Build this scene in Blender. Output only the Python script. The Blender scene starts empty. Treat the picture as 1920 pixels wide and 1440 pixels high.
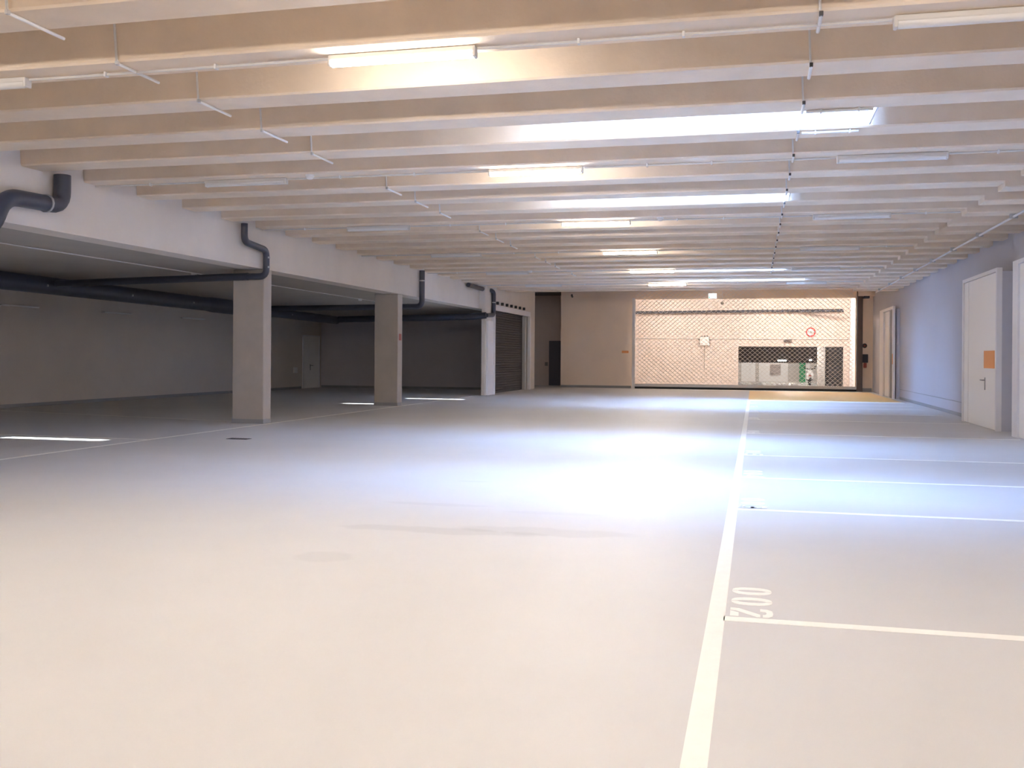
import bpy, bmesh, math, random
from mathutils import Vector, Matrix
random.seed(4)
sc = bpy.context.scene
COL = sc.collection
PI = math.pi

# ------------------------------------------------------------------ materials
def lin(c):
    return tuple(((v/255)/12.92 if v/255 <= .04045 else ((v/255+.055)/1.055)**2.4) for v in c)

def mat(name, rgb, rough=.6, metal=0., noise=0., nscale=6., bump=0., bscale=40., spec=.5, emit=None, estr=0.):
    m = bpy.data.materials.new(name); m.use_nodes = True
    nt = m.node_tree; b = nt.nodes['Principled BSDF']
    c = lin(rgb)
    b.inputs['Roughness'].default_value = rough
    b.inputs['Metallic'].default_value = metal
    b.inputs['Specular IOR Level'].default_value = spec
    tc = nt.nodes.new('ShaderNodeTexCoord')
    if noise > 0:
        n1 = nt.nodes.new('ShaderNodeTexNoise'); n1.inputs['Scale'].default_value = nscale
        n1.inputs['Detail'].default_value = 6; n1.inputs['Roughness'].default_value = .6
        nt.links.new(tc.outputs['Object'], n1.inputs['Vector'])
        r = nt.nodes.new('ShaderNodeValToRGB')
        r.color_ramp.elements[0].position = .3; r.color_ramp.elements[1].position = .72
        r.color_ramp.elements[0].color = tuple(v*(1-noise) for v in c)+(1,)
        r.color_ramp.elements[1].color = tuple(min(1, v*(1+noise*.5)) for v in c)+(1,)
        nt.links.new(n1.outputs['Fac'], r.inputs['Fac'])
        nt.links.new(r.outputs['Color'], b.inputs['Base Color'])
    else:
        b.inputs['Base Color'].default_value = c+(1,)
    if bump > 0:
        n2 = nt.nodes.new('ShaderNodeTexNoise'); n2.inputs['Scale'].default_value = bscale
        n2.inputs['Detail'].default_value = 4
        nt.links.new(tc.outputs['Object'], n2.inputs['Vector'])
        bp = nt.nodes.new('ShaderNodeBump'); bp.inputs['Strength'].default_value = bump
        bp.inputs['Distance'].default_value = .01
        nt.links.new(n2.outputs['Fac'], bp.inputs['Height'])
        nt.links.new(bp.outputs['Normal'], b.inputs['Normal'])
    if emit:
        b.inputs['Emission Color'].default_value = lin(emit)+(1,)
        b.inputs['Emission Strength'].default_value = estr
    return m

LAMP_E = 103.0
SKY_E = 27.0
M = {}
M['concrete'] = mat('concrete_ceiling', (240, 222, 200), .85, noise=.10, nscale=1.2, bump=.25, bscale=30)
M['slab'] = mat('concrete_slab', (212, 202, 190), .85, noise=.10, nscale=1.0)
M['fascia'] = mat('concrete_fascia', (224, 216, 208), .8, noise=.07, nscale=.8, bump=.2, bscale=25)
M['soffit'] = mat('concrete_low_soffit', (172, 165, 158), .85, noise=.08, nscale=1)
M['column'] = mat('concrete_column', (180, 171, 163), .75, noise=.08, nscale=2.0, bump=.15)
M['wall_dim'] = mat('wall_paint_left', (214, 204, 194), .8, noise=.05, nscale=.7)
M['wall_end'] = mat('wall_paint_end', (206, 200, 204), .8, noise=.05, nscale=.7)
M['wall_white'] = mat('wall_paint_right', (192, 191, 200), .75, noise=.03, nscale=.6)
M['wall_tan'] = mat('wall_paint_back', (244, 226, 208), .75, noise=.05, nscale=.7)
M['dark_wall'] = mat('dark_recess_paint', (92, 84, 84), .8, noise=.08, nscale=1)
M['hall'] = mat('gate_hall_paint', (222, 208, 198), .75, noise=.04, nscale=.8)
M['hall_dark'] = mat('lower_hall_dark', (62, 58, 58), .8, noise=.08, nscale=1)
M['white_paint'] = mat('white_paint', (240, 238, 234), .55)
M['line'] = mat('road_line_paint', (250, 248, 242), .6, noise=.03, nscale=9)
M['yellow'] = mat('yellow_floor_paint', (255, 214, 142), .5, noise=.05, nscale=1)
M['coving'] = mat('grey_coving', (150, 150, 152), .6, noise=.05, nscale=2)
M['door'] = mat('door_lacquer', (248, 245, 242), .45)
M['frame_white'] = mat('frame_lacquer', (232, 230, 232), .4)
M['seam'] = mat('dark_seam', (58, 58, 62), .7)
M['steel'] = mat('brushed_steel', (150, 150, 152), .35, metal=.9)
M['galv'] = mat('galvanised_steel', (196, 194, 192), .45, metal=.55)
M['grille'] = mat('grille_wire', (236, 230, 224), .5)
M['pipe'] = mat('cast_iron_pipe', (60, 64, 80), .4, noise=.08, nscale=3)
M['clamp'] = mat('pipe_clamp_steel', (176, 178, 184), .35, metal=.8)
M['conduit'] = mat('white_conduit', (232, 230, 228), .45)
M['clip'] = mat('dark_clip', (70, 66, 66), .6)
M['lamp_body'] = mat('lamp_housing', (214, 210, 206), .5)
M['lamp_lit'] = mat('lamp_lit', (255, 240, 222), .4, emit=(255, 245, 235), estr=LAMP_E)
M['lamp_lit_hall'] = mat('lamp_lit_hall', (255, 240, 222), .4, emit=(255, 245, 236), estr=290)
M['lamp_off'] = mat('lamp_opal_off', (226, 224, 222), .4)
M['orange'] = mat('orange_sheet', (236, 160, 96), .7)
M['black'] = mat('black_rubber', (24, 24, 26), .6)
M['dark_plastic'] = mat('dark_plastic', (52, 54, 66), .5)
M['red'] = mat('red_paint', (196, 40, 44), .5)
M['red_dull'] = mat('dull_red_button', (150, 72, 64), .5)
M['green'] = mat('green_panel', (64, 150, 104), .5, noise=.15, nscale=8)
M['green_lit'] = mat('green_lit_mark', (40, 190, 130), .5, emit=(30, 200, 130), estr=1.0)
M['white_lit'] = mat('lit_sign_face', (250, 250, 250), .5, emit=(245, 250, 250), estr=1.6)
M['hall_white'] = mat('lower_hall_white', (244, 242, 240), .7)
M['grey_wall'] = mat('lower_hall_grey', (196, 190, 184), .8, noise=.05)
M['vent'] = mat('vent_louvre', (196, 184, 182), .5)
M['scooter'] = mat('white_scooter_shell', (236, 234, 232), .3)
M['curtain_dark'] = mat('dark_roller_curtain', (76, 70, 72), .7)
M['passage'] = mat('passage_paint', (232, 220, 216), .8, noise=.06, nscale=1)
M['dark_door'] = mat('dark_blue_door', (104, 104, 122), .5)
M['drain'] = mat('drain_grate', (92, 92, 98), .5, metal=.4)
M['shaft'] = mat('skylight_shaft_white', (225, 228, 232), .7)

# floor: pale coated screed, with a few old drip stains
def floor_mat():
    m = mat('coated_floor', (210, 208, 207), .5, noise=.05, nscale=.5, bump=.05, bscale=60, spec=.35)
    nt = m.node_tree; b = nt.nodes['Principled BSDF']
    src = b.inputs['Base Color'].links[0].from_socket
    tc = [n for n in nt.nodes if n.type == 'TEX_COORD'][0]
    nz = nt.nodes.new('ShaderNodeTexNoise'); nz.inputs['Scale'].default_value = 2.2; nz.inputs['Detail'].default_value = 5
    nt.links.new(tc.outputs['Object'], nz.inputs['Vector'])
    prev = src
    for (cx, cy, rx, ry, k) in [(-2.65, 8.25, 1.0, .16, .90), (-1.75, 8.45, .75, .22, .91), (-3.2, 9.7, .65, .10, .93),
                                (-1.9, 9.45, .5, .10, .95), (-3.15, 6.9, .22, .22, .93), (-8.0, 21.0, .8, .2, .93), (-3.3, 11.6, .25, .08, .92)]:
        mp = nt.nodes.new('ShaderNodeMapping'); mp.vector_type = 'POINT'
        mp.inputs['Location'].default_value = (-cx/rx, -cy/ry, 0)
        mp.inputs['Scale'].default_value = (1/rx, 1/ry, 0)
        nt.links.new(tc.outputs['Object'], mp.inputs['Vector'])
        ln = nt.nodes.new('ShaderNodeVectorMath'); ln.operation = 'LENGTH'
        nt.links.new(mp.outputs['Vector'], ln.inputs[0])
        ad = nt.nodes.new('ShaderNodeMath'); ad.operation = 'MULTIPLY_ADD'
        nt.links.new(nz.outputs['Fac'], ad.inputs[0]); ad.inputs[1].default_value = 1.6
        nt.links.new(ln.outputs['Value'], ad.inputs[2])
        mr = nt.nodes.new('ShaderNodeMapRange'); mr.inputs['From Min'].default_value = 1.5; mr.inputs['From Max'].default_value = 1.85
        mr.inputs['To Min'].default_value = k; mr.inputs['To Max'].default_value = 1.0
        nt.links.new(ad.outputs[0], mr.inputs['Value'])
        mx = nt.nodes.new('ShaderNodeMix'); mx.data_type = 'RGBA'; mx.blend_type = 'MULTIPLY'; mx.inputs[0].default_value = 1
        nt.links.new(prev, mx.inputs[6]); nt.links.new(mr.outputs[0], mx.inputs[7])
        prev = mx.outputs[2]
    nt.links.new(prev, b.inputs['Base Color'])
    return m
M['floor'] = floor_mat()

def pane_mat():
    m = bpy.data.materials.new('skylight_glazing'); m.use_nodes = True
    nt = m.node_tree; nt.nodes.clear()
    o = nt.nodes.new('ShaderNodeOutputMaterial'); a = nt.nodes.new('ShaderNodeAddShader')
    t = nt.nodes.new('ShaderNodeBsdfTransparent'); t.inputs[0].default_value = (.8, .84, .88, 1)
    e = nt.nodes.new('ShaderNodeEmission'); e.inputs[0].default_value = lin((148, 190, 255))+(1,); e.inputs[1].default_value = SKY_E
    nt.links.new(t.outputs[0], a.inputs[0]); nt.links.new(e.outputs[0], a.inputs[1]); nt.links.new(a.outputs[0], o.inputs[0])
    return m
M['pane'] = pane_mat()

# ------------------------------------------------------------------ mesh helpers
class MB:
    def __init__(self): self.bm = bmesh.new()
    def box(self, x0, x1, y0, y1, z0, z1):
        v = [self.bm.verts.new(p) for p in ((x0,y0,z0),(x1,y0,z0),(x1,y1,z0),(x0,y1,z0),(x0,y0,z1),(x1,y0,z1),(x1,y1,z1),(x0,y1,z1))]
        for f in ((0,3,2,1),(4,5,6,7),(0,1,5,4),(1,2,6,5),(2,3,7,6),(3,0,4,7)):
            self.bm.faces.new([v[i] for i in f])
        return self
    def bbox(self, x0, x1, y0, y1, z0, z1, b=.01, seg=2):
        t = bmesh.new()
        v = [t.verts.new(p) for p in ((x0,y0,z0),(x1,y0,z0),(x1,y1,z0),(x0,y1,z0),(x0,y0,z1),(x1,y0,z1),(x1,y1,z1),(x0,y1,z1))]
        for f in ((0,3,2,1),(4,5,6,7),(0,1,5,4),(1,2,6,5),(2,3,7,6),(3,0,4,7)):
            t.faces.new([v[i] for i in f])
        b = min(b, .45*min(x1-x0, y1-y0, z1-z0))
        bmesh.ops.bevel(t, geom=list(t.edges), offset=b, segments=seg, affect='EDGES', profile=.5)
        me = bpy.data.meshes.new('t'); t.to_mesh(me); t.free(); self.bm.from_mesh(me); bpy.data.meshes.remove(me)
        return self
    def prism(self, prof, axis, a0, a1):
        # prof: 2D points; axis x: (y,z) profile; y: (x,z); z: (x,y)
        def P(p, a):
            return (a, p[0], p[1]) if axis == 'x' else ((p[0], a, p[1]) if axis == 'y' else (p[0], p[1], a))
        A = [self.bm.verts.new(P(p, a0)) for p in prof]; B = [self.bm.verts.new(P(p, a1)) for p in prof]
        n = len(prof)
        for i in range(n): self.bm.faces.new((A[i], A[(i+1) % n], B[(i+1) % n], B[i]))
        self.bm.faces.new(A[::-1]); self.bm.faces.new(B)
        return self
    def tube(self, pts, r, n=10, cap=True):
        pts = [Vector(p) for p in pts]; rr = r if isinstance(r, (list, tuple)) else [r]*len(pts)
        up = None; rings = []
        for i, p in enumerate(pts):
            d = (pts[min(i+1, len(pts)-1)]-pts[max(i-1, 0)]).normalized()
            if up is None:
                up = Vector((0,0,1)) if abs(d.z) < .9 else Vector((1,0,0))
            s = d.cross(up).normalized(); up = s.cross(d).normalized()
            rings.append([self.bm.verts.new(p+s*math.cos(2*PI*k/n)*rr[i]+up*math.sin(2*PI*k/n)*rr[i]) for k in range(n)])
        for a, b in zip(rings, rings[1:]):
            for k in range(n): self.bm.faces.new((a[k], a[(k+1) % n], b[(k+1) % n], b[k]))
        if cap: self.bm.faces.new(rings[0][::-1]); self.bm.faces.new(rings[-1])
        return self
    def lathe(self, prof, c, axis='z', n=20):
        # prof (r, h)
        def P(r, h, t):
            a, b = r*math.cos(t), r*math.sin(t)
            d = (a, b, h) if axis == 'z' else ((h, a, b) if axis == 'x' else (a, h, b))
            return (c[0]+d[0], c[1]+d[1], c[2]+d[2])
        rings = [[self.bm.verts.new(P(r, h, 2*PI*k/n)) for k in range(n)] for r, h in prof]
        for a, b in zip(rings, rings[1:]):
            for k in range(n): self.bm.faces.new((a[k], a[(k+1) % n], b[(k+1) % n], b[k]))
        self.bm.faces.new(rings[0][::-1]); self.bm.faces.new(rings[-1])
        return self
    def poly(self, pts):
        self.bm.faces.new([self.bm.verts.new(p) for p in pts]); return self
    def build(self, name, m, parent=None, smooth=False, off=None):
        bmesh.ops.recalc_face_normals(self.bm, faces=list(self.bm.faces))
        me = bpy.data.meshes.new(name)
        if off is not None: bmesh.ops.translate(self.bm, verts=list(self.bm.verts), vec=-Vector(off))
        self.bm.to_mesh(me); self.bm.free()
        o = bpy.data.objects.new(name, me); me.materials.append(m); COL.objects.link(o)
        if off is not None: o.location = off
        if smooth:
            me.shade_smooth()
            try: me.set_sharp_from_angle(angle=math.radians(40))
            except Exception: pass
        if parent is not None:
            o.parent = parent
            if off is None: o.matrix_parent_inverse = Matrix.Translation(-Vector(parent.location))
        return o

def thing(name, label, cat, loc, group=None):
    o = bpy.data.objects.new(name, None); o.empty_display_size = .2; COL.objects.link(o); o.location = loc
    o['label'] = label; o['category'] = cat; o['kind'] = 'thing'
    if group: o['group'] = group
    return o
def tag(o, label, cat, group=None):
    o['label'] = label; o['category'] = cat; o['kind'] = 'thing'
    if group: o['group'] = group
    return o
def struct(o, label=None):
    o['kind'] = 'structure'
    if label: o['label'] = label
    return o
def sthing(name, label, loc):
    o = bpy.data.objects.new(name, None); COL.objects.link(o); o.location = loc
    o['kind'] = 'structure'; o['label'] = label
    return o
def copy_tree(root, loc, label, group=None):
    r = root.copy(); COL.objects.link(r); r.location = loc; r['label'] = label
    if group: r['group'] = group
    for ch in list(root.children):
        c = ch.copy(); COL.objects.link(c); c.parent = r
        for g in list(ch.children):
            d = g.copy(); COL.objects.link(d); d.parent = c
    return r
def arc(c, a, b, n=6):
    """quarter-turn points from c+a to c+b (a, b vectors from the arc's own corner centre)"""
    c, a, b = Vector(c), Vector(a), Vector(b)
    return [c+a*math.cos(t*PI/2/n)+b*math.sin(t*PI/2/n) for t in range(n+1)]
def rounded(pts, r, n=5):
    """polyline with its corners rounded"""
    pts = [Vector(p) for p in pts]; out = [pts[0]]
    for i in range(1, len(pts)-1):
        p = pts[i]; d0 = (pts[i-1]-p); d1 = (pts[i+1]-p)
        rr = min(r, d0.length*.49, d1.length*.49)
        a = p+d0.normalized()*rr; b = p+d1.normalized()*rr
        for k in range(n+1):
            t = k/n; out.append(a*(1-t)**2+p*2*t*(1-t)+b*t*t)
    out.append(pts[-1]); return out

# ------------------------------------------------------------------ dimensions
Y0, PITCH, RW, GAP = 8.228, 1.4165, .48, .9365      # beam near edges, pitch, soffit width
ZR, ZS = 4.29, 4.84                                 # beam soffit, slab underside
XF, XR, XL = -10.54, 5.42, -20.2                    # fascia/column line, right wall, far left wall
ZL = 3.42                                           # soffit of the low left bay
YB, YN = 49.3, -6.0                                 # back wall, wall behind the viewer
def ry(k): return Y0+PITCH*k

# ------------------------------------------------------------------ shell
struct(MB().box(XL-.3, XR+.3, YN-.3, 70, -.2, 0).build('floor', M['floor']), 'pale grey coated garage floor')
SKY = [(3, -2.25, 1.30), (7, -2.95, .56), (17, -2.5, .9), (20, -1.9, 1.7)]     # gap in front of beam k, x range
m = MB()
ys = YN-.3
for k, xa, xb in SKY:
    ya, yb = ry(k-1)+RW+.03, ry(k)-.03
    m.box(XF-.5, XR+.3, ys, ya, ZS, ZS+.25)
    m.box(XF-.5, xa, ya, yb, ZS, ZS+.25); m.box(xb+.14, XR+.3, ya, yb, ZS, ZS+.25)
    ys = yb
m.box(XF-.5, XR+.3, ys, YB+.3, ZS, ZS+.25)
struct(m.build('ceiling', M['slab']), 'concrete slab above the beams')
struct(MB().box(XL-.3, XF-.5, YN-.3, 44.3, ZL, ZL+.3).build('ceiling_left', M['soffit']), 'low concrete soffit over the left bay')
# fascia beam between the high and the low zone
struct(MB().box(XF-.5, XF, YN-.3, 37.6, ZL, ZS).build('wall_fascia', M['fascia']), 'pale concrete beam above the columns on the left')
struct(MB().box(XL-.3, XL, YN-.3, 44.3, 0, ZL).build('wall_left', M['wall_dim']), 'shaded far left wall')
struct(MB().box(XL, -10.62, 44.0, 44.3, 0, ZL).build('wall_left_end', M['wall_end']), 'dark end wall of the low left bay')
struct(MB().box(XR, XR+.3, YN-.3, YB+.3, 0, ZS).build('wall_right', M['wall_white']), 'white right wall')
struct(MB().box(XL-.3, XR+.3, YN-.3, YN, 0, ZS).build('wall_front', M['white_paint']), 'wall behind the viewer')
# wall with the dark roller opening, beyond the columns
m = MB()
m.box(-10.44, -10.3, 37.6, 38.62, 0, ZL-.02); m.box(-10.62, -10.3, 37.6, 38.62, ZL-.02, ZS)
m.box(-10.62, -10.3, 38.62, 45.2, 3.62, ZS)
m.box(-10.62, -10.3, 45.2, 46.7, 0, ZS)
struct(m.build('wall_roller', M['fascia']), 'pale wall around the dark roller opening')
# dark passage at the back left corner
m = MB()
m.box(-13.2, -9.52, 52.4, 52.6, 0, ZS); m.box(-13.4, -13.2, 46.7, 52.6, 0, ZS); m.box(-13.2, -10.62, 46.5, 46.7, 0, ZS)
struct(m.build('wall_passage', M['passage']), 'dark walls of the passage in the back left corner')
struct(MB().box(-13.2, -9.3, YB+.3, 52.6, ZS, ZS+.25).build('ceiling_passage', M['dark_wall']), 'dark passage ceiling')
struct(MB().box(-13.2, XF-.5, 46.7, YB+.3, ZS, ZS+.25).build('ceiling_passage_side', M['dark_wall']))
# back wall with the gate opening
m = MB()
m.box(-9.52, -5.88, YB, YB+.3, 0, ZS); m.box(4.64, XR, YB, YB+.3, 0, ZS); m.box(-5.88, 4.64, YB, YB+.3, 4.43, ZS)
m.box(-9.52, -9.3, YB+.3, 52.4, 0, ZS)
struct(m.build('wall_back', M['wall_tan']), 'tan back wall around the gate')
struct(MB().box(4.7, XR, 48.55, YB, 4.47, ZS).build('trim_1', M['wall_tan']), 'pale lintel block at the top right of the gate')
# coving and skirting
struct(MB().bbox(XR-.02, XR, 26.62, 40.2, 0, .39, .006).build('baseboard_right', M['wall_white']), 'raised skirting of the right wall between the doors')
struct(MB().bbox(XR-.02, XR, 21.7, 22.95, 0, .39, .006).build('baseboard_right_near', M['wall_white']), 'raised skirting between the two nearer doors')
struct(MB().box(XR-.024, XR-.019, 26.62, 40.2, .375, .392).build('trim_4', M['coving']), 'thin shadow line at the top of the right skirting')
struct(MB().bbox(XR-.03, XR-.02, 26.75, 40.2, 0, .1, .004).build('baseboard_right_coving', M['coving']))
struct(MB().bbox(-9.5, -5.95, YB-.02, YB, 0, .12, .005).build('baseboard_back', M['coving']))
struct(MB().bbox(4.7, XR-.04, YB-.02, YB, 0, .16, .005).build('baseboard_back_right', M['coving']))
struct(MB().bbox(XL, XL+.02, YN, 41.85, 0, .1, .005).build('baseboard_left', M['coving']))
struct(MB().bbox(XL+.03, -11.6, 43.98, 44.0, 0, .1, .005).build('baseboard_left_end', M['coving']))

# ------------------------------------------------------------------ ceiling beams
ORD = ['nearest', 'second', 'third', 'fourth', 'fifth', 'farthest']
def beam_label(k):
    row, r = divmod(k, 4)
    if k == -1: return 'concrete ceiling beam at the top edge, in front of the nearest lit lamp'
    if k < 0: return 'concrete ceiling beam above the viewer outside the photo, %d beams before the nearest lit lamp' % -k
    if row > 5: return 'concrete ceiling beam %s the one with the farthest lit lamp, by the gate' % ['', 'fifth behind', 'sixth behind', 'seventh behind'][k-24] if k > 24 else 'concrete ceiling beam fourth behind the one with the farthest lit lamp'
    w = 'the %s lit lamp' % ORD[row]
    return ['concrete ceiling beam carrying %s under it' % w, 'concrete ceiling beam directly behind the one with %s' % w,
            'concrete ceiling beam second behind the one with %s' % w, 'concrete ceiling beam third behind the one with %s' % w][r]
def beam_mesh():
    m = MB(); c = .02
    prof = [(-.04, ZS-ZR), (0, c), (c, 0), (RW-c, 0), (RW, c), (RW+.04, ZS-ZR)]
    m.prism(prof, 'x', XF, 3.76)
    d = .085
    prof2 = [(-.04, ZS-ZR), (0, c-d), (c, -d), (RW-c, -d), (RW, c-d), (RW+.04, ZS-ZR)]
    m.prism(prof2, 'x', 3.76, XR)
    return m
b0 = beam_mesh().build('ceiling_beam', M['concrete'])
b0.location = (0, ry(0), ZR); tag(b0, beam_label(0), 'beam', 'concrete ceiling beams')
for k in list(range(-9, 0))+list(range(1, 24)):
    o = b0.copy(); COL.objects.link(o); o.location = (0, ry(k), ZR); o['label'] = beam_label(k)

# ------------------------------------------------------------------ skylights
skn = ['nearest skylight, daylit opening between beams behind the nearest lit lamp', 'second skylight, daylit opening behind the second lit lamp',
       'third skylight, narrow bright strip near the fifth lit lamp', 'farthest skylight, thin bright strip in front of the gate']
for (k, xa, xb), lb in zip(SKY, skn):
    ya, yb = ry(k-1)+RW+.03, ry(k)-.03; xe = xb+.14; zt = ZS+.25+.50
    t = thing('skylight', lb, 'skylight', ((xa+xe)/2, (ya+yb)/2, ZS+.25), 'skylights between the ceiling beams')
    m = MB(); w = .06
    m.box(xa-w, xe+w, ya-w, ya, ZS+.25, zt); m.box(xa-w, xe+w, yb, yb+w, ZS+.25, zt)
    m.box(xa-w, xa, ya, yb, ZS+.25, zt); m.box(xe, xe+w, ya, yb, ZS+.25, zt)
    m.build('shaft', M['shaft'], t)
    MB().box(xa-w, xe+w, ya-w, yb+w, zt, zt+.02).build('glazing', M['pane'], t)
    m = MB(); m.box(xb, xb+.02, ya+.01, yb-.01, ZR+.02, zt-.01)
    m.build('end_plate', M['frame_white'], t)

# ------------------------------------------------------------------ lamps
def make_lamp(lit, label, loc, L=1.41, group='batten lamps under the beams', lm=None):
    t = thing('batten_lamp', label, 'lamp', loc, group)
    h = L/2
    MB().bbox(-h, h, -.051, .051, -.054, 0, .012).build('housing', M['lamp_body'], t, off=(0,0,0))
    m = MB()
    prof = [(-.05*math.cos(a), -.058-.044*math.sin(a)) for a in [-.12+(PI+.24)*i/16 for i in range(17)]]
    m.prism(prof, 'x', -h+.03, h-.03)
    m.build('diffuser', lm or (M['lamp_lit'] if lit else M['lamp_off']), t, smooth=True, off=(0,0,0))
    for s in (-1, 1):
        m = MB(); m.bbox(s*(h-.015)-.016, s*(h-.015)+.016, -.052, .052, -.1, -.002, .012)
        m.build('end_cap', M['lamp_body'], t, off=(0,0,0))
    return t
lamp_on = lamp_off = None
def lamp(lit, loc, label, group):
    global lamp_on, lamp_off
    src = lamp_on if lit else lamp_off
    if src is None:
        o = make_lamp(lit, label, loc, group=group)
        if lit: lamp_on = o
        else: lamp_off = o
        return o
    return copy_tree(src, loc, label, group)
hl = None
def hall_lamp(loc, label, group):
    global hl
    if hl is None: hl = make_lamp(True, label, loc, group=group, lm=M['lamp_lit_hall'])
    else: copy_tree(hl, loc, label, group)
LZ = ZR-.002
for i in range(6):
    y = ry(4*i)+.27
    lamp(True, (-3.13, y, LZ), '%s of the lit warm white batten lamps under the ceiling beams' % ORD[i], 'lit ceiling batten lamps')
for i in range(6):
    y = ry(4*i)+.27
    lamp(False, (-7.8, y, LZ), 'switched off ceiling batten lamp left of the %s lit lamp' % ORD[i], 'unlit ceiling batten lamps')
    lamp(False, (1.78, y, LZ), 'switched off ceiling batten lamp right of the %s lit lamp' % ORD[i], 'unlit ceiling batten lamps')
for row in (-2, -5, -8):  # unseen lit rows added to brighten the foreground
    for x in (-7.8, -3.13, 1.78):
        w = {-7.8: 'left', -3.13: 'middle', 1.78: 'right'}[x]; d = {-2: 'just in front of the viewer', -5: 'behind the viewer', -8: 'far behind the viewer'}[row]
        lamp(True, (x, ry(row)+.27, LZ), 'added lit batten lamp %s outside the photo, %s one' % (d, w), 'added lit batten lamps outside the photo')
# conduits along the beams of the lamp rows
for i in range(6):
    y = ry(4*i)+.27
    t = thing('lamp_conduit', 'thin pale conduit along the beam linking the lamps of the %s lit lamp row' % ORD[i], 'conduit', (0, y, ZR), 'lamp row conduits')
    for xa, xb in ((XF+.02, -8.52), (-7.08, -3.85), (-2.41, 1.06), (2.5, 3.7)):
        MB().tube([(xa, y, ZR-.025), (xb, y, ZR-.025)], .014, 8).build('tube', M['lamp_body'], t, smooth=True)
    for x in (-9.5, -6.2, -5.0, -1.5, -.6, 3.1):
        MB().bbox(x-.012, x+.012, y-.03, y+.03, ZR-.05, ZR-.001, .004).build('clip', M['conduit'], t)
# cross conduits running over the beams
def cross(x, lb, long, klist):
    t = thing('ceiling_conduit', lb, 'conduit', (x, ry(klist[0]), ZR), 'conduits crossing the beams')
    for k in klist:
        y = ry(k)
        MB().tube([(x-.03, y-.048, ZS-.01), (x-.01, y-.016, ZR+.0)], .012, 6).build('riser', M['conduit'], t, smooth=True)
        ya, yb = (y-.02, y+RW+.17) if long else (y+.02, y+RW-.02)
        MB().tube([(x, ya, ZR-.022), (x, yb, ZR-.022)], .016 if not long else .015, 8).build('sleeve', M['conduit'], t, smooth=True)
        MB().bbox(x-.016, x+.016, ya-.02, ya+.015, ZR-.036, ZR, .004).build('clip', M['galv'] if long else M['clip'], t)
cross(-5.87, 'stepped white conduit crossing the beams left of the lit lamps', True, [k for k in range(-1, 18) if k % 4 or k == 0])
cross(.5, 'stepped white conduit crossing the beams right of the lit lamps', False, [k for k in range(-1, 18)])
for nm, y, x1 in (('front', ry(2)+RW-.06, 1.25), ('back', ry(3)+.07, 1.2)):
    t = thing('branch_conduit', 'short white conduit on the beam at the %s edge of the nearest skylight' % nm, 'conduit', (.9, y, ZR), 'branch conduits at the skylight')
    MB().tube([(.54, y, ZR-.02), (x1, y, ZR-.02)], .018, 8).build('tube', M['conduit'], t, smooth=True)
    for x in (.7, 1.1): MB().bbox(x-.012, x+.012, y-.028, y+.028, ZR-.045, ZR, .004).build('clip', M['conduit'], t)
# smoke detectors
det = None
for x, y, lb in ((-6.64, ry(4)+.12, 'white smoke detector on the beam left of the second lit lamp'), (-7.0, ry(16)+.12, 'white smoke detector on the beam left of the fifth lit lamp'),
                 (-1.82, ry(8)+.1, 'white smoke detector on the beam right of the third lit lamp')):
    if det is None:
        det = thing('smoke_detector', lb, 'smoke detector', (x, y, ZR), 'smoke detectors on the beams')
        MB().lathe([(.07, 0), (.07, -.025), (.062, -.03)], (0,0,0)).build('base', M['conduit'], det, smooth=True, off=(0,0,0))
        MB().lathe([(.055, -.03), (.055, -.05), (.035, -.068), (.01, -.072)], (0,0,0)).build('dome', M['conduit'], det, smooth=True, off=(0,0,0))
    else: copy_tree(det, (x, y, ZR), lb)
# rail along the top of the right wall
t = thing('wall_rail', 'thin pale rail under the beam ends along the top of the right wall', 'rail', (4.6, 28, 4.18))
MB().tube([(4.58, 9, 4.15), (4.62, 41, 4.15)], .022, 8).build('tube', M['conduit'], t, smooth=True)
for k in range(2, 24, 2):
    y = ry(k)+.24
    MB().bbox(4.53, 4.67, y-.03, y+.03, 4.12, 4.205, .01).build('bracket', M['galv'], t)

# ------------------------------------------------------------------ columns
def column(y0, y1, label):
    x0, x1 = -11.3, XF
    t = thing('concrete_column', label, 'column', ((x0+x1)/2, (y0+y1)/2, 0), 'columns under the left beam')
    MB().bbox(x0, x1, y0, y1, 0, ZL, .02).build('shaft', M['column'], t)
    MB().bbox(x0-.006, x1+.006, y0-.006, y1+.006, 0, .1, .004).build('plinth_band', M['coving'], t)
    return t
c1 = column(19.97, 20.33, 'nearer broad concrete column with a dark pipe bending across its top')
c2 = column(28.45, 28.85, 'farther concrete column with a small red mark on its side')
tag(MB().bbox(XF, XF+.004, 28.55, 28.75, 2.0, 2.2, .001).build('column_mark', M['red_dull']), 'small faded red mark on the side of the farther column', 'mark')

# ------------------------------------------------------------------ pipes
def pipe(label, paths, clamps, loc):
    t = thing('drain_pipe', label, 'pipe', loc)
    for nm, pts, r in paths:
        MB().tube(rounded(pts, max(r*2.2, .12), 6), r, 14).build(nm, M['pipe'], t, smooth=True)
    for (p, d, r) in clamps:
        p = Vector(p); d = Vector(d).normalized()
        MB().tube([p-d*.02, p+d*.02], r*1.1, 14).build('pipe_clamp', M['clamp'], t, smooth=True)
    return t
PX = -10.41
pipe('thick dark drain pipe with bends at the left edge below the beams', [('pipe', [(PX, 13.22, 4.28), (PX, 13.22, 3.80), (PX, 12.0, 3.77), (PX, 11.75, 3.24), (-10.9, 11.75, 3.24)], .125), ('branch_pipe', [(-10.88, 11.75, 3.24), (-16.27, 11.75, 3.2)], .125)],
     [((PX, 12.86, 3.79), (0, 1, .02), .127)], (PX, 13.2, 4.2))
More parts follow.
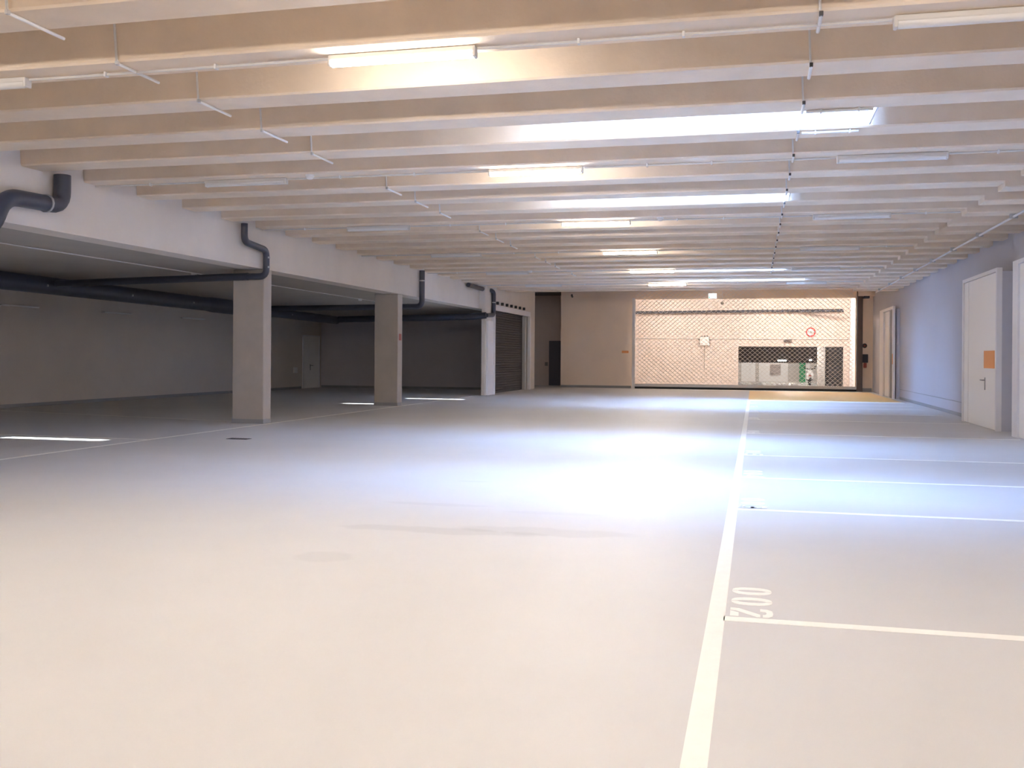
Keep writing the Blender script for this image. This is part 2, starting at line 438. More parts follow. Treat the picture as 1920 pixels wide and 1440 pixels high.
pipe('dark drain pipe bending down across the top of the nearer column', [('downpipe', [(PX, 18.85, 4.28), (PX, 18.85, 3.9), (PX, 19.82, 3.82), (PX, 19.82, 3.25), (-10.9, 19.83, 3.25)], .072),
      ('branch_pipe', [(-10.85, 19.83, 3.25), (-16.28, 20.5, 3.2)], .082)],
     [((PX, 19.83, 3.66), (0, 0, 1), .072), ((PX, 19.83, 3.45), (0, 0, 1), .072)], (PX, 19.8, 4.2))
pipe('dark drain pipe dropping from the beams behind the farther column', [('downpipe', [(PX, 30.3, 4.28), (PX, 30.3, 3.12), (-10.9, 30.3, 3.12)], .09), ('branch_pipe', [(-10.85, 30.3, 3.12), (-16.31, 30.3, 3.08)], .09)],
     [((PX, 30.3, 3.95), (0, 0, 1), .09)], (PX, 30.3, 4.2))
pipe('dark looped drain pipe beside the white frame of the roller opening', [('downpipe', [(PX, 35.6, 4.2), (PX, 38.3, 4.18), (-10.2, 38.55, 4.17), (-10.2, 38.55, 3.2), (-10.2, 37.4, 3.14)], .085), ('branch_pipe', [(-10.2, 37.42, 3.14), (-10.9, 37.38, 3.08), (-16.33, 37.2, 2.98)], .13)],
     [((-10.2, 38.55, 3.7), (0, 0, 1), .085)], (PX, 37, 4.2))
t = thing('drain_pipe', 'long thick dark collector pipe under the low left soffit', 'pipe', (-16.5, 25, 3.1))
MB().tube([(-16.5, 8, 3.2), (-16.5, 18.9, 3.17), (-16.5, 27.5, 3.09)], .21, 16).build('pipe', M['pipe'], t, smooth=True)
MB().tube([(-16.5, 27.5, 3.09), (-16.5, 27.9, 3.085), (-16.5, 29.6, 3.06), (-16.5, 30, 3.05)], [.21, .235, .235, .18], 16).build('reducer', M['pipe'], t, smooth=True)
MB().tube([(-16.5, 30, 3.05), (-16.5, 37.4, 2.96)], .16, 16).build('pipe', M['pipe'], t, smooth=True)
for y, z in ((17.5, 3.18), (20.2, 3.16), (23.5, 3.13), (26.5, 3.1), (33, 3.02)):
    MB().bbox(-16.3, -16.27, y-.02, y+.02, z-.05, z+.0, .004).build('hanger', M['clamp'], t)
    MB().tube([(-16.5, y, z+.15), (-16.5, y, ZL)], .008, 6).build('hanger', M['clamp'], t)
# cable along low soffit
t = thing('soffit_cable', 'thin white cable line under the low left soffit', 'cable', (-12.5, 20, 3.4))
MB().tube([(-12.4, 8, 3.4), (-12.75, 36, 3.4)], .012, 6).build('cable', M['conduit'], t)
for y in (20.6, 30.6): MB().bbox(-12.66-.05, -12.66+.05, y-.05, y+.05, 3.335, 3.415, .01).build('junction_box', M['conduit'], t)

# wall battens on the far left wall
for i, (ya, nm) in enumerate(((23.1, 'nearest'), (27.5, 'second nearest'), (32.0, 'third'), (36.6, 'fourth'))):
    t = thing('wall_batten', 'unlit thin batten lamp on the shaded left wall, %s of the row' % nm, 'lamp', (XL, ya+.75, 2.86), 'batten lamps on the far left wall')
    MB().bbox(XL+.0, XL+.09, ya, ya+1.5, 2.83, 2.88, .01).build('housing', M['lamp_body'], t)
    MB().bbox(XL+.09, XL+.12, ya+.03, ya+1.47, 2.835, 2.875, .01).build('diffuser', M['lamp_off'], t)

# ------------------------------------------------------------------ doors
def lever(parent, x, y, z, s=1, sx=-1):
    """lever handle on a plate, on a face looking in sx"""
    p = MB().bbox(min(x, x+sx*.012), max(x, x+sx*.012), y-.03, y+.03, z-.17, z+.11, .004).build('handle_plate', M['steel'], parent)
    h = MB().tube(rounded([(x+sx*.01, y, z+.05), (x+sx*.06, y, z+.05), (x+sx*.06, y+s*.2, z+.05)], .02), .014, 8).build('handle', M['steel'], parent, smooth=True)
FX = 5.05
# middle door with the orange sheet
d = sthing('door_1', 'tall white door with an orange sheet in the right wall', (FX, 24.8, 0))
m = MB()
m.box(FX-.03, XR, 26.48, 26.6, 0, 3.5); m.box(FX-.03, FX+.08, 23.0, 23.1, 0, 3.5); m.box(FX-.03, FX+.08, 23.1, 26.48, 3.42, 3.5); m.box(FX+.08, XR, 25.6, 26.48, 3.42, 3.5)
m.build('door_frame', M['frame_white'], d)
MB().bbox(FX, FX+.06, 26.02, 26.47, .01, 3.41, .004).build('side_leaf', M['door'], d)
MB().box(FX+.02, FX+.05, 25.98, 26.03, .01, 3.41).build('seam', M['seam'], d)
MB().bbox(FX, FX+.06, 23.11, 25.98, .01, 3.41, .004).build('door_leaf', M['door'], d)
lever(d, FX, 24.18, 1.02, 1)
tag(MB().bbox(FX-.004, FX-.001, 23.27, 24.31, 1.34, 1.73, .001).build('notice_sheet', M['orange']), 'orange notice sheet above the handle of the tall white door', 'notice')
# near door, cut by the right edge of the photo
MB().box(FX+.06, XR, 23.01, 26.48, 0, 3.42).build('door_core', M['wall_white'], d)
d = sthing('door_2', 'white door cut by the right edge of the photo', (FX, 20, 0))
m = MB(); m.box(FX-.03, XR, 21.25, 21.66, 0, 3.5); m.box(FX-.03, XR, 17.9, 18.0, 0, 3.5); m.box(FX-.03, XR, 18.0, 21.25, 3.42, 3.5)
m.build('door_frame', M['frame_white'], d)
MB().bbox(FX, FX+.06, 18.01, 21.22, .01, 3.41, .004).build('door_leaf', M['door'], d)
MB().box(FX+.06, XR, 18.0, 21.25, 0, 3.42).build('door_core', M['seam'], d)
lever(d, FX, 18.3, 1.02, 1)
# far door by the gate
d = sthing('door_3', 'white double door ajar at the far end of the right wall', (5.2, 42.5, 0))
m = MB(); m.box(5.17, XR, 43.4, 44.6, 0, 3.58); m.box(5.17, 5.25, 40.4, 40.62, 0, 3.58); m.box(5.17, 5.25, 40.62, 43.4, 3.48, 3.58); m.box(5.25, XR, 42.6, 43.4, 3.48, 3.58)
m.build('door_frame', M['frame_white'], d)
MB().bbox(5.24, 5.29, 42.15, 43.38, .02, 3.46, .004).build('door_leaf', M['door'], d)
MB().bbox(5.24, 5.29, 40.64, 41.75, .02, 3.46, .004).build('door_leaf', M['coving'], d)
MB().box(5.3, XR, 40.5, 43.4, 0, 3.48).build('door_core', M['wall_white'], d)
MB().box(5.285, 5.3, 41.7, 42.2, 0, 3.46).build('gap', M['black'], d)  # black panel paints in the darkness between the open leaves
tag(MB().bbox(5.164, 5.168, 40.42, 40.6, 1.34, 1.74, .001).build('notice_sheet', M['orange']), 'small orange strip on the frame of the far right door', 'notice')
# far left door
d = sthing('door_4', 'pale door in the far left corner of the low bay', (XL, 42.9, 0))
MB().bbox(XL, XL+.03, 42.05, 43.7, .0, 2.4, .006).build('door_leaf', M['door'], d)
m = MB(); m.box(XL, XL+.05, 41.97, 42.05, 0, 2.46); m.box(XL, XL+.05, 43.7, 43.78, 0, 2.46); m.box(XL, XL+.05, 42.05, 43.7, 2.4, 2.46)
m.build('door_frame', M['frame_white'], d)
lever(d, XL+.03, 42.75, 1.0, 1, 1)
s = thing('light_switch', 'small white switch on the left wall beside the far left door', 'switch', (XL, 41.3, .83))
MB().bbox(XL, XL+.03, 41.05, 41.45, .72, .98, .006).build('plate', M['conduit'], s); MB().bbox(XL+.03, XL+.045, 41.17, 41.33, .78, .92, .004).build('rocker', M['conduit'], s)

# ------------------------------------------------------------------ dark roller opening on the left
t = thing('roller_door', 'dark roller door in a pale frame beyond the left columns', 'roller door', (-10.3, 41.9, 0))
MB().bbox(-10.3, -10.22, 37.82, 38.62, 0, 2.95, .008).build('side_panel', M['frame_white'], t)
MB().bbox(-10.3, -10.16, 38.62, 38.72, 0, 3.62, .008).build('jamb', M['frame_white'], t)
MB().bbox(-10.3, -10.16, 45.1, 45.25, 0, 3.4, .008).build('jamb', M['frame_white'], t)
MB().bbox(-10.46, -10.31, 44.7, 44.98, 0, 3.4, .008).build('guide_rail', M['galv'], t)
MB().bbox(-10.3, -10.18, 38.72, 45.25, 3.4, 3.62, .008).build('header', M['frame_white'], t)
m = MB()
n = 34
for i in range(n):
    z0 = .03+i*(3.5/n); m.prism([(-10.52, z0), (-10.48, z0+.02), (-10.48, z0+3.5/n-.02), (-10.52, z0+3.5/n)], 'y', 38.66, 45.16)
m.build('curtain', M['curtain_dark'], t)
for i in range(7): MB().bbox(-10.3, -10.2, 39.3+i*.8, 39.42+i*.8, 3.66, 3.78, .01).build('bracket', M['seam'], t)
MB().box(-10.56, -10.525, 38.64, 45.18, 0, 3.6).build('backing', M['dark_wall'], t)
# things in the dark passage
dd = sthing('door_5', 'dark bluish door deep in the passage', (-10.2, 52.4, 0))
MB().bbox(-10.75, -9.7, 52.34, 52.4, 0, 2.4, .006).build('door_leaf', M['dark_door'], dd)
tag(MB().bbox(-10.98, -10.82, 52.36, 52.4, 1.05, 1.25, .005).build('switch_box', M['coving']), 'small grey switch box beside the dark passage door', 'switch')
s = thing('wall_camera', 'small dark camera high on the tan back wall', 'camera', (-8.95, YB, 4.6))
MB().bbox(-9.0, -8.92, YB-.06, YB, 4.58, 4.7, .01).build('mount', M['clip'], s); MB().tube([(-8.96, YB-.05, 4.62), (-8.9, YB-.22, 4.56)], .05, 12).build('camera_body', M['clip'], s, smooth=True)
tag(MB().bbox(-6.42, -6.08, YB-.004, YB, 1.75, 1.86, .001).build('wall_label', M['orange']), 'small orange label on the tan wall left of the gate', 'label')

# ------------------------------------------------------------------ rolling grille gate
GY = 48.95
g = thing('rolling_gate', 'wide rolling wire grille gate at the far end of the hall', 'gate', (-.6, GY, 0))
m = MB(); bm = m.bm
px, pz, r = .115, .05, .0125
nx = int(10.34/px); nz = int(4.62/(2*pz))
def wire(pts, r):
    # thin square-section wire in the gate plane
    prev = None
    for i, (x, z) in enumerate(pts):
        q = [bm.verts.new(p) for p in ((x, GY-r, z-r), (x, GY+r, z-r), (x, GY+r, z+r), (x, GY-r, z+r))]
        if prev:
            for a in range(4): bm.faces.new((prev[a], prev[(a+1) % 4], q[(a+1) % 4], q[a]))
        prev = q
for j in range(nz):
    zc = .2+j*2*pz+pz
    wire([(-5.72+i*px, zc+(pz*.86 if (i+j) % 2 else -pz*.86)) for i in range(nx+1)], r)
gc = m.build('curtain', M['grille'], g)
MB().bbox(-5.86, -5.72, GY-.09, GY+.09, 0, 4.46, .01).build('guide_rail', M['frame_white'], g)
MB().bbox(4.66, 4.92, GY-.1, GY+.12, 0, 4.84, .01).build('guide_rail', M['dark_wall'], g)
MB().bbox(-5.72, 4.66, GY-.05, GY+.05, .1, .24, .01).build('bottom_bar', M['galv'], g)
MB().bbox(-5.72, 4.66, GY-.03, GY+.03, 0, .1, .01).build('rubber_seal', M['black'], g)
mt = MB().bbox(4.93, 5.2, GY-.28, GY+.1, 4.36, 4.47, .02).build('motor', M['dark_plastic'], g)
MB().tube([(5.05, GY-.3, 4.6), (5.05, GY+.12, 4.6)], .13, 16).build('motor_drum', M['dark_plastic'], mt, smooth=True)
tag(MB().bbox(-5.86, 4.7, 47.95, 48.55, .0005, .004, .001).build('threshold_strip', M['line']), 'white strip on the floor along the foot of the gate', 'floor marking')
s = thing('key_switch', 'dark key switch box with red button on the wall right of the gate', 'switch', (5.0, YB, 1.54))
MB().bbox(4.94, 5.2, YB-.12, YB, 1.36, 1.76, .02).build('box', M['dark_plastic'], s)
MB().bbox(5.0, 5.14, YB-.1, YB, 1.12, 1.35, .02).build('stop_button', M['red_dull'], s)
MB().tube([(4.95, YB-.02, 1.3), (4.82, YB-.04, 1.1), (4.8, YB-.03, 1.25)], .012, 6).build('cable', M['clip'], s)
s = thing('push_button', 'round dark button on the wall above the key switch', 'button', (5.05, YB, 2.16))
MB().lathe([(.11, 0), (.11, -.04), (.09, -.06), (.05, -.06)], (5.05, YB, 2.16), 'y').build('button_body', M['clip'], s, smooth=True)
MB().lathe([(.045, -.06), (.045, -.08), (.02, -.085)], (5.05, YB, 2.16), 'y').build('button_cap', M['red_dull'], s, smooth=True)
# lit exit sign and lamp in front of the gate
s = thing('exit_sign', 'white lit exit sign with green marks hanging above the gate', 'sign', (-1.95, 48.3, 4.5))
MB().bbox(-2.14, -1.77, 48.26, 48.34, 4.38, 4.62, .01).build('sign_box', M['white_lit'], s)
MB().bbox(-2.125, -2.07, 48.252, 48.26, 4.4, 4.47, .002).build('pictogram', M['green_lit'], s)
MB().prism([(-1.85, 4.40), (-1.785, 4.44), (-1.85, 4.48)], 'y', 48.252, 48.26).build('pictogram', M['green_lit'], s)
MB().tube([(-1.95, 48.3, 4.62), (-1.95, 48.3, ZS)], .01, 6).build('hanger', M['conduit'], s)
s = thing('ceiling_spot', 'small white round lamp head hanging beside the exit sign', 'lamp', (-1.5, 48.3, 4.15))
MB().lathe([(.03, -.07), (.06, -.05), (.075, 0), (.06, .05), (.03, .07)], (-1.5, 48.3, 4.15), 'z', 14).build('lamp_head', M['conduit'], s, smooth=True)
MB().tube([(-1.5, 48.3, 4.2), (-1.5, 48.3, ZS)], .012, 6).build('stem', M['conduit'], s)

# ------------------------------------------------------------------ hall behind the gate
W2 = 54.0
m = MB()
m.box(-8, -.82, W2, W2+.3, 0, 5.0); m.box(4.75, 6.6, W2, W2+.3, 0, 5.0); m.box(-.82, 4.75, W2, W2+.3, 2.16, 5.0)
struct(m.build('wall_gate_hall', M['hall']), 'beige wall behind the gate with a low passage')
m = MB(); m.box(-8.2, -8, YB+.3, W2+.3, 0, 5.0); m.box(6.4, 6.6, YB+.3, W2, 0, 5.0)
struct(m.build('wall_gate_hall_sides', M['hall']))
struct(MB().box(-8.2, 6.6, YB+.3, W2+.3, 5.0, 5.2).build('ceiling_gate_hall', M['hall']))
struct(MB().bbox(4.5, 4.75, W2-.02, W2+.3, 0, 2.16, .005).build('trim_2', M['hall']), 'right jamb of the low passage')
tag(MB().bbox(4.72, 5.12, 52.7, 53.0, 0, 5.0, .01).build('pillar', M['hall_white']), 'bright white pillar behind the right end of the gate', 'pillar')
t = thing('ceiling_pipe', 'grey pipe running across the beige wall behind the gate', 'pipe', (0, 53.7, 4))
MB().tube([(-7.9, 53.75, 3.95), (4.4, 53.75, 4.05)], .07, 12).build('pipe', M['dark_plastic'], t, smooth=True)
MB().tube([(4.4, 53.0, 3.98), (2.2, 53.75, 4.0)], .06, 12).build('pipe', M['dark_plastic'], t, smooth=True)
for x in (-6, -3, 0, 3): MB().bbox(x-.02, x+.02, 53.74, W2, 3.93, 4.09, .004).build('pipe_clamp', M['clamp'], t)
t = thing('wall_conduit', 'thin conduit across the beige wall below the height sign', 'conduit', (0, 53.96, 2.6))
MB().tube([(-7.9, 53.96, 2.56), (-2.88, 53.96, 2.56)], .022, 8).build('tube', M['conduit'], t, smooth=True)
MB().tube([(-2.3, 53.96, 2.56), (4.7, 53.96, 2.56)], .022, 8).build('tube', M['conduit'], t, smooth=True)
MB().bbox(1.5, 1.9, 53.9, W2, 2.4, 2.5, .01).build('socket', M['clip'], t)
t = thing('junction_box', 'square white junction box with dark cable glands behind the gate', 'junction box', (-2.58, W2, 2.45))
MB().bbox(-2.84, -2.34, W2-.14, W2-.002, 2.2, 2.67, .02).build('box', M['white_paint'], t)
for x, z in ((-2.74, 2.7), (-2.58, 2.7), (-2.44, 2.7), (-2.31, 2.32), (-2.31, 2.52), (-2.87, 2.3), (-2.87, 2.5)):
    MB().bbox(x-.03, x+.03, W2-.1, W2-.03, z-.03, z+.03, .008).build('cable_gland', M['clip'], t)
MB().tube([(-2.6, W2-.03, 2.2), (-2.6, W2-.03, .9)], .015, 6).build('cable', M['galv'], t)
# height limit sign
SX, SY, SZ = 2.86, W2-.01, 2.92
t = thing('height_sign', 'round white height limit sign with red ring reading 2,0m above the low passage', 'sign', (SX, SY, SZ))
MB().lathe([(.245, 0), (.245, -.02), (.235, -.022)], (SX, SY, SZ), 'y', 32).build('disc', M['white_paint'], t)
m = MB(); n = 32
for i in range(n):
    a, b = 2*PI*i/n, 2*PI*(i+1)/n; y = SY-.024
    m.poly([(SX+.245*math.cos(a), y, SZ+.245*math.sin(a)), (SX+.245*math.cos(b), y, SZ+.245*math.sin(b)), (SX+.18*math.cos(b), y, SZ+.18*math.sin(b)), (SX+.18*math.cos(a), y, SZ+.18*math.sin(a))])
m.build('red_ring', M['red'], t)
cu = bpy.data.curves.new('txt', 'FONT'); cu.body = '2,0m'; cu.size = .165; cu.align_x = 'CENTER'; cu.align_y = 'CENTER'; cu.extrude = .002
to = bpy.data.objects.new('txt', cu); COL.objects.link(to)
bpy.context.view_layer.update()
me = bpy.data.meshes.new_from_object(to.evaluated_get(bpy.context.evaluated_depsgraph_get()))
bpy.data.objects.remove(to)
o = bpy.data.objects.new('lettering', me); me.materials.clear(); me.materials.append(M['black']); COL.objects.link(o)
o.parent = t; o.location = (0, -.026, 0); o.rotation_euler = (PI/2, 0, 0)
# lamps of the gate hall (not seen from the photo, under its ceiling)
for x, w in ((-4.3, 'left'), (.6, 'middle'), (4.0, 'right')):
    hall_lamp((x, 50.7, 4.998), 'lit batten lamp on the ceiling behind the gate, %s one' % w, 'lit batten lamps behind the gate')

# ------------------------------------------------------------------ low hall beyond the passage
W3 = 66.0
k3 = W3/75.0
def sx(X): return X*k3
def sz(Z): return 1.52+(Z-1.52)*k3
struct(MB().box(-4, 8, W3, W3+.3, 0, 2.6).build('wall_low_hall', M['grey_wall']), 'far wall of the low hall')
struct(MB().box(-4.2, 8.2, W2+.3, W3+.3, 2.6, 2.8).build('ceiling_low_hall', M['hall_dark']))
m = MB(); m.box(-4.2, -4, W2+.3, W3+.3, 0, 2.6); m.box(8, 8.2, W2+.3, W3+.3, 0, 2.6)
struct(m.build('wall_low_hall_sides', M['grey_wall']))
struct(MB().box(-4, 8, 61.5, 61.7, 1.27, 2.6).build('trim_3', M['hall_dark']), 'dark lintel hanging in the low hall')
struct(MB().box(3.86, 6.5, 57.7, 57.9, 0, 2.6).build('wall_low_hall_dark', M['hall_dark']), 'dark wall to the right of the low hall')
def panel(nm, xa, xb, za, zb, mm, d=.05):
    return MB().bbox(sx(xa), sx(xb), W3-d, W3, max(0, za), zb, .005).build(nm, mm)
tag(panel('white_cladding', -.92, .1, .02, 1.5, M['hall_white']), 'pale panel at the left of the low hall', 'wall panel')
tag(panel('white_cladding', .34, 2.4, .02, 1.5, M['hall_white']), 'bright white wall panel around the louvred vent in the low hall', 'wall panel')
v = thing('louvre_vent', 'louvred vent in the bright white panel of the low hall', 'vent', (sx(1.5), W3-.06, .8))
MB().bbox(sx(1.12), sx(1.88), W3-.08, W3-.05, .47, 1.2, .005).build('backing', M['grey_wall'], v)
m = MB()
for i in range(7): m.prism([(W3-.08, .5+i*.1), (W3-.13, .48+i*.1), (W3-.13, .50+i*.1), (W3-.08, .54+i*.1)], 'x', sx(1.14), sx(1.86))
m.build('slats', M['vent'], v)
gdoor = MB().bbox(sx(3.2), sx(3.62), W3-.06, W3, .02, 1.6, .005).build('green_door', M['green']); tag(gdoor, 'green door panel at the far end of the low hall', 'door')
tag(panel('white_cladding', 3.63, 3.92, .02, 1.6, M['hall_white']), 'narrow white strip beside the green panel in the low hall', 'wall panel')
tag(MB().bbox(3.42, 3.84, 57.6, 58.0, 0, 2.6, .01).build('pillar', M['grey_wall']), 'grey pillar in the low hall beside the white scooter', 'pillar')
# lamps in the low hall
for x, y, ang, lb in ((1.55, 58.5, .9, 'slanting lit batten lamp seen in the low hall through the passage'), (3.2, 60.5, 0, 'small lit lamp beside the grey pillar in the low hall')):
    t = thing('hall_lamp', lb, 'lamp', (x, y, 1.5)); L = .75 if ang else .16
    z = 1.42 if ang else 1.45
    dx, dy = math.cos(ang)*L/2, math.sin(ang)*L*1.6
    MB().tube([(x-dx, y-dy, z), (x+dx, y+dy, z)], .05, 10).build('diffuser', M['lamp_lit_far'] if 'lamp_lit_far' in M else M['white_lit'], t)
    MB().tube([(x, y, z+.04), (x, y, 2.6)], .012, 6).build('hanger', M['clip'], t)
for x in (-2, 1.5, 5.5):
    lamp(True, (x, 63.8, 2.598), 'lit batten lamp deep in the low hall, %s one' % {-2: 'left', 1.5: 'centre', 5.5: 'right'}[x], 'lit batten lamps in the low hall')
hall_lamp((2.2, 56.6, 2.598), 'added hidden batten lamp under the passage ceiling behind the beige wall', 'lit batten lamps in the low hall')  # hidden lamp added to light the front of the scooter
# scooter, seen from the front
s = thing('motor_scooter', 'white motor scooter parked beside the grey pillar in the low hall', 'scooter', (3.12, 59.4, 0))
sxx, sy = 3.12, 59.4
MB().prism([(sxx-.17, .35), (sxx-.2, .62), (sxx-.1, .88), (sxx+.1, .88), (sxx+.2, .62), (sxx+.17, .35)], 'y', sy-.05, sy+.12).build('front_shield', M['scooter'], s)
MB().bbox(sxx-.2, sxx+.2, sy+.7, sy+1.4, .4, .72, .08).build('rear_body', M['scooter'], s)
MB().bbox(sxx-.15, sxx+.15, sy+.65, sy+1.3, .72, .8, .03).build('seat', M['black'], s)
MB().bbox(sxx-.18, sxx+.18, sy+.1, sy+.75, .26, .36, .03).build('footboard', M['clip'], s)
for yy in (sy-.1, sy+1.2):
    MB().lathe([(.12, -.05), (.22, -.045), (.24, 0), (.22, .045), (.12, .05)], (sxx, yy, .24), 'x').build('wheel', M['black'], s, smooth=True)
MB().bbox(sxx-.07, sxx+.07, sy-.34, sy+.1, .45, .52, .03).build('fender', M['scooter'], s)
MB().tube([(sxx-.3, sy+.1, .98), (sxx, sy+.05, .92), (sxx+.3, sy+.1, .98)], .025, 8).build('handlebar', M['black'], s)
MB().lathe([(.03, -.07), (.08, -.06), (.08, 0)], (sxx, sy, .85), 'y').build('headlight', M['white_paint'], s, smooth=True)
for q in (-1, 1): MB().bbox(sxx+q*.3-.06, sxx+q*.3+.06, sy+.08, sy+.11, 1.05, 1.13, .01).build('mirror', M['black'], s)
MB().bbox(sxx-.08, sxx+.08, sy-.06, sy-.05, .5, .6, .004).build('badge_panel', M['red_dull'], s)

# ------------------------------------------------------------------ floor markings
ZM = .0015
def quad(nm, pts, mm, z=ZM):
    return MB().prism([(p[0], p[1]) for p in pts], 'z', .0002, z).build(nm, mm)
tag(quad('bay_edge_line', [(-.268, -5.5), (-.168, -5.5), (-.125, 36.9), (-.225, 36.9)], M['line']), 'long wide white line along the open ends of the right bays', 'floor marking')
BAYS = [(5.97, '002'), (10.30, '003'), (13.05, '004'), (16.05, '005'), (20.75, '006'), (25.5, '007'), (28.9, '008'), (32.0, '009'), (34.25, '010')]
for y, num in BAYS:
    xa = -.165
    tag(quad('bay_line', [(xa, y-.1), (4.98 if not (18 < y < 22) else 4.95, y-.1), (4.98 if not (18 < y < 22) else 4.95, y), (xa, y)], M['line']),
        'white bay divider line on the near side of the number %s' % num, 'floor marking', 'bay divider lines on the right')
tag(quad('yellow_floor_area', [(-.2, 37.35), (5.1, 37.35), (5.1, 47.9), (-.2, 47.9)], M['yellow']), 'yellow painted floor area in front of the gate', 'floor marking')
tag(quad('cross_line', [(-.12, 36.6), (5.1, 36.6), (5.1, 37.34), (-.12, 37.34)], M['line']), 'white line along the near edge of the yellow floor area', 'floor marking')
tag(quad('bay_edge_line', [(-10.51, 6), (-10.41, 6), (-10.41, 36.5), (-10.51, 36.5)], M['line']), 'thin white line running past the feet of the left columns', 'floor marking')
tag(quad('bay_line', [(XL+.1, 16.0), (-10.53, 15.58), (-10.53, 15.66), (XL+.1, 16.1)], M['line']), 'thin white bay line in the low left bay, nearer one beside the sunlit streak', 'floor marking')
tag(quad('bay_line', [(XL+.1, 22.4), (-11.4, 20.42), (-11.4, 20.5), (XL+.1, 22.5)], M['line']), 'thin white bay line in the low left bay ending at the nearer column', 'floor marking')
def strokes(mb, paths, t, T):
    for path in paths:
        for a, b in zip(path, path[1:]):
            a, b = Vector(a), Vector(b); d = (b-a)
            if d.length < 1e-6: continue
            d.normalize(); nrm = Vector((-d.y, d.x))*t/2; e = d*t*.35
            mb.prism([T(p) for p in (a-nrm-e, b-nrm+e, b+nrm+e, a+nrm-e)], 'z', .0002, ZM)
DIG = {
 '1': [[(.2,.75),(.5,1),(.5,0)]],
 '3': [[(.05,.85),(.3,1),(.8,.95),(.95,.75),(.8,.55),(.45,.52)], [(.45,.48),(.85,.45),(.98,.22),(.8,.03),(.3,0),(.05,.15)]],
 '4': [[(.7,0),(.7,1),(.05,.3),(.95,.3)]],
 '5': [[(.9,1),(.15,1),(.1,.55),(.7,.6),(.95,.4),(.9,.12),(.6,0),(.05,.08)]],
 '6': [[(.85,1),(.35,.8),(.1,.4),(.2,.08),(.6,0),(.92,.2),(.8,.5),(.3,.55),(.1,.4)]],
 '7': [[(.05,1),(.95,1),(.35,0)]],
 '8': [[(.5,.53),(.15,.7),(.2,.95),(.5,1),(.8,.95),(.85,.7),(.5,.53),(.1,.3),(.15,.05),(.5,0),(.85,.05),(.9,.3),(.5,.53)]],
 '9': [[(.15,0),(.65,.2),(.9,.6),(.8,.92),(.4,1),(.08,.8),(.2,.5),(.7,.45),(.9,.6)]],
}
def digit(mb, ch, T):
    if ch == '0':
        for s in (-1, 1):
            out, inn = [], []
            for i in range(11):
                a = -PI/2+PI*i/10
                ca, sa = math.cos(a), math.sin(a)
                ex = abs(ca)**.75
                out.append((.5+s*(.03+.47*ex), .5+.5*math.copysign(abs(sa)**.9, sa)))
                inn.append((.5+s*(.03+.13*max(0, abs(ca)**.75-.35)/.65), .5+.36*math.copysign(abs(sa)**.9, sa)))
            for i in range(10):
                q = [out[i], out[i+1], inn[i+1], inn[i]]
                mb.prism([T(Vector(p)) for p in q], 'z', .0002, ZM)
    elif ch == '2':
        mb.prism([T(Vector(p)) for p in ((.38,.0),(.98,.0),(.98,.2),(.55,.2))], 'z', .0002, ZM)         # foot
        mb.prism([T(Vector(p)) for p in ((.02,.0),(.3,.0),(.35,.14),(.98,.62),(.98,.7),(.68,.7),(.05,.2))], 'z', .0002, ZM)
        pts_o = [(.98,.76),(.97,.88),(.8,.98),(.5,1),(.2,.98),(.04,.86),(.02,.7)]
        pts_i = [(.68,.76),(.68,.80),(.6,.84),(.5,.85),(.4,.84),(.34,.80),(.34,.7)]
        for i in range(6): mb.prism([T(Vector(p)) for p in (pts_o[i], pts_o[i+1], pts_i[i+1], pts_i[i])], 'z', .0002, ZM)
    else: strokes(mb, DIG[ch], .2, T)
for y, num in BAYS:
    W, H, G = .205, .25, .075
    ytop = y+.02+3*W+2*G
    where = 'large and nearest' if num == '002' else 'beside its divider line'
    o = thing('bay_number', 'white stencilled bay number %s on the floor, %s' % (num, where), 'floor number', (0, y+.4, 0), 'stencilled bay numbers')
    for i, ch in enumerate(num):
        def T(p, i=i): return (-.13+p[1]*H, ytop-i*(W+G)-p[0]*W)
        mb = MB(); digit(mb, ch, T); mb.build('digit', M['line'], o)
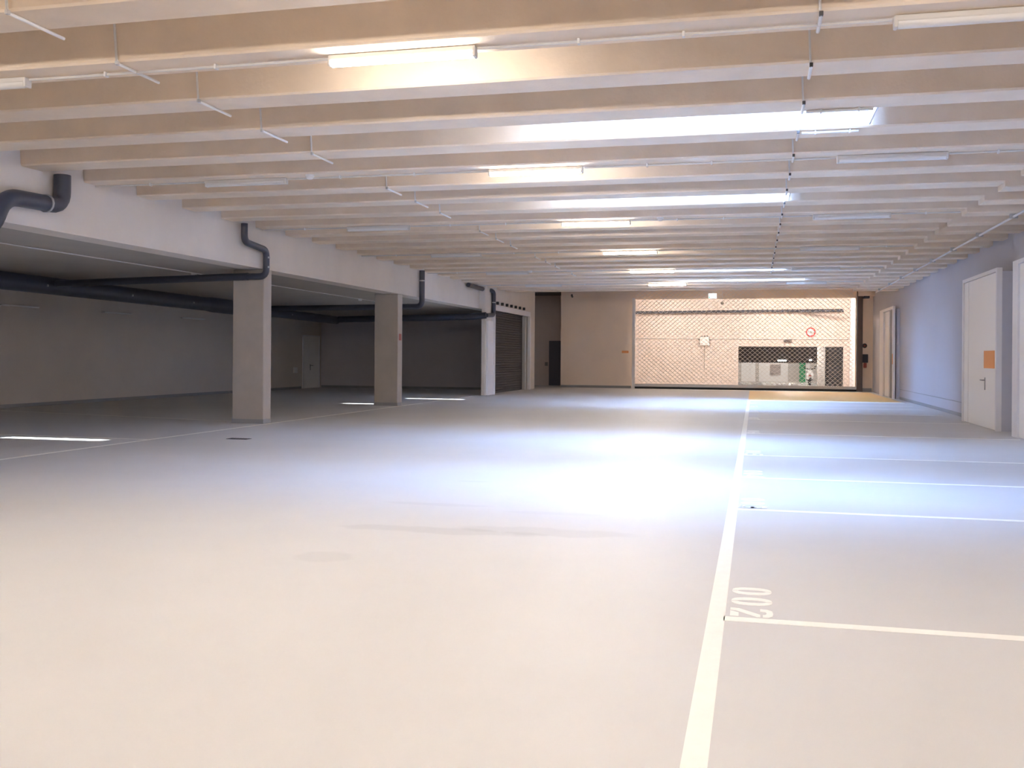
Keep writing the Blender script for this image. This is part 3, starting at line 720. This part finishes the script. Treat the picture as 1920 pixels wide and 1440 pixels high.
# drain
t = thing('floor_drain', 'small dark slotted floor drain near the left line', 'drain', (-9.05, 16.24, 0))
MB().bbox(-9.25, -8.85, 16.14, 16.34, .0004, .006, .002).build('frame', M['drain'], t)
m = MB()
for i in range(7): m.box(-9.22+i*.053, -9.20+i*.053, 16.16, 16.32, .006, .009)
m.build('grate', M['black'], t)

# ------------------------------------------------------------------ light
w = bpy.data.worlds.new('World'); sc.world = w; w.use_nodes = True
bg = w.node_tree.nodes['Background']; bg.inputs[0].default_value = (.55, .72, 1, 1); bg.inputs[1].default_value = 1.0
sun = bpy.data.lights.new('sun', 'SUN'); sun.energy = 60; sun.angle = math.radians(.53); sun.color = (1, .96, .9)
so = bpy.data.objects.new('sun', sun); COL.objects.link(so)
d = Vector((-10.4, -2.42, -4.95)).normalized()
so.rotation_euler = d.to_track_quat('-Z', 'Y').to_euler(); so.location = (20, 20, 30)

# ------------------------------------------------------------------ camera
F, YAW, ROL, CY, H = 1857.03, .23986, .00698, -50.89, 1.52
cam = bpy.data.cameras.new('camera'); co = bpy.data.objects.new('camera', cam); COL.objects.link(co)
cam.sensor_fit = 'HORIZONTAL'; cam.sensor_width = 36; cam.lens = 36*F/1920; cam.shift_y = CY/1920
cam.clip_start = .05; cam.clip_end = 300
def rz(v):
    c, s = math.cos(YAW), math.sin(YAW); return Vector((v[0]*c-v[1]*s, v[0]*s+v[1]*c, v[2]))
right = rz((math.cos(ROL), 0, math.sin(ROL))); up = rz((-math.sin(ROL), 0, math.cos(ROL))); fwd = rz((0, 1, 0))
R = Matrix((right, up, -fwd)).transposed().to_4x4(); R.translation = (0, 0, H)
co.matrix_world = R
sc.camera = co

vs = sc.view_settings
vs.view_transform = 'Standard'; vs.look = 'None'; vs.gamma = 1; vs.use_curve_mapping = False; vs.exposure = 0.53
sc.cycles.use_denoising = True
sc.cycles.max_bounces = 10; sc.cycles.diffuse_bounces = 7; sc.cycles.glossy_bounces = 3
sc.cycles.sample_clamp_indirect = 10
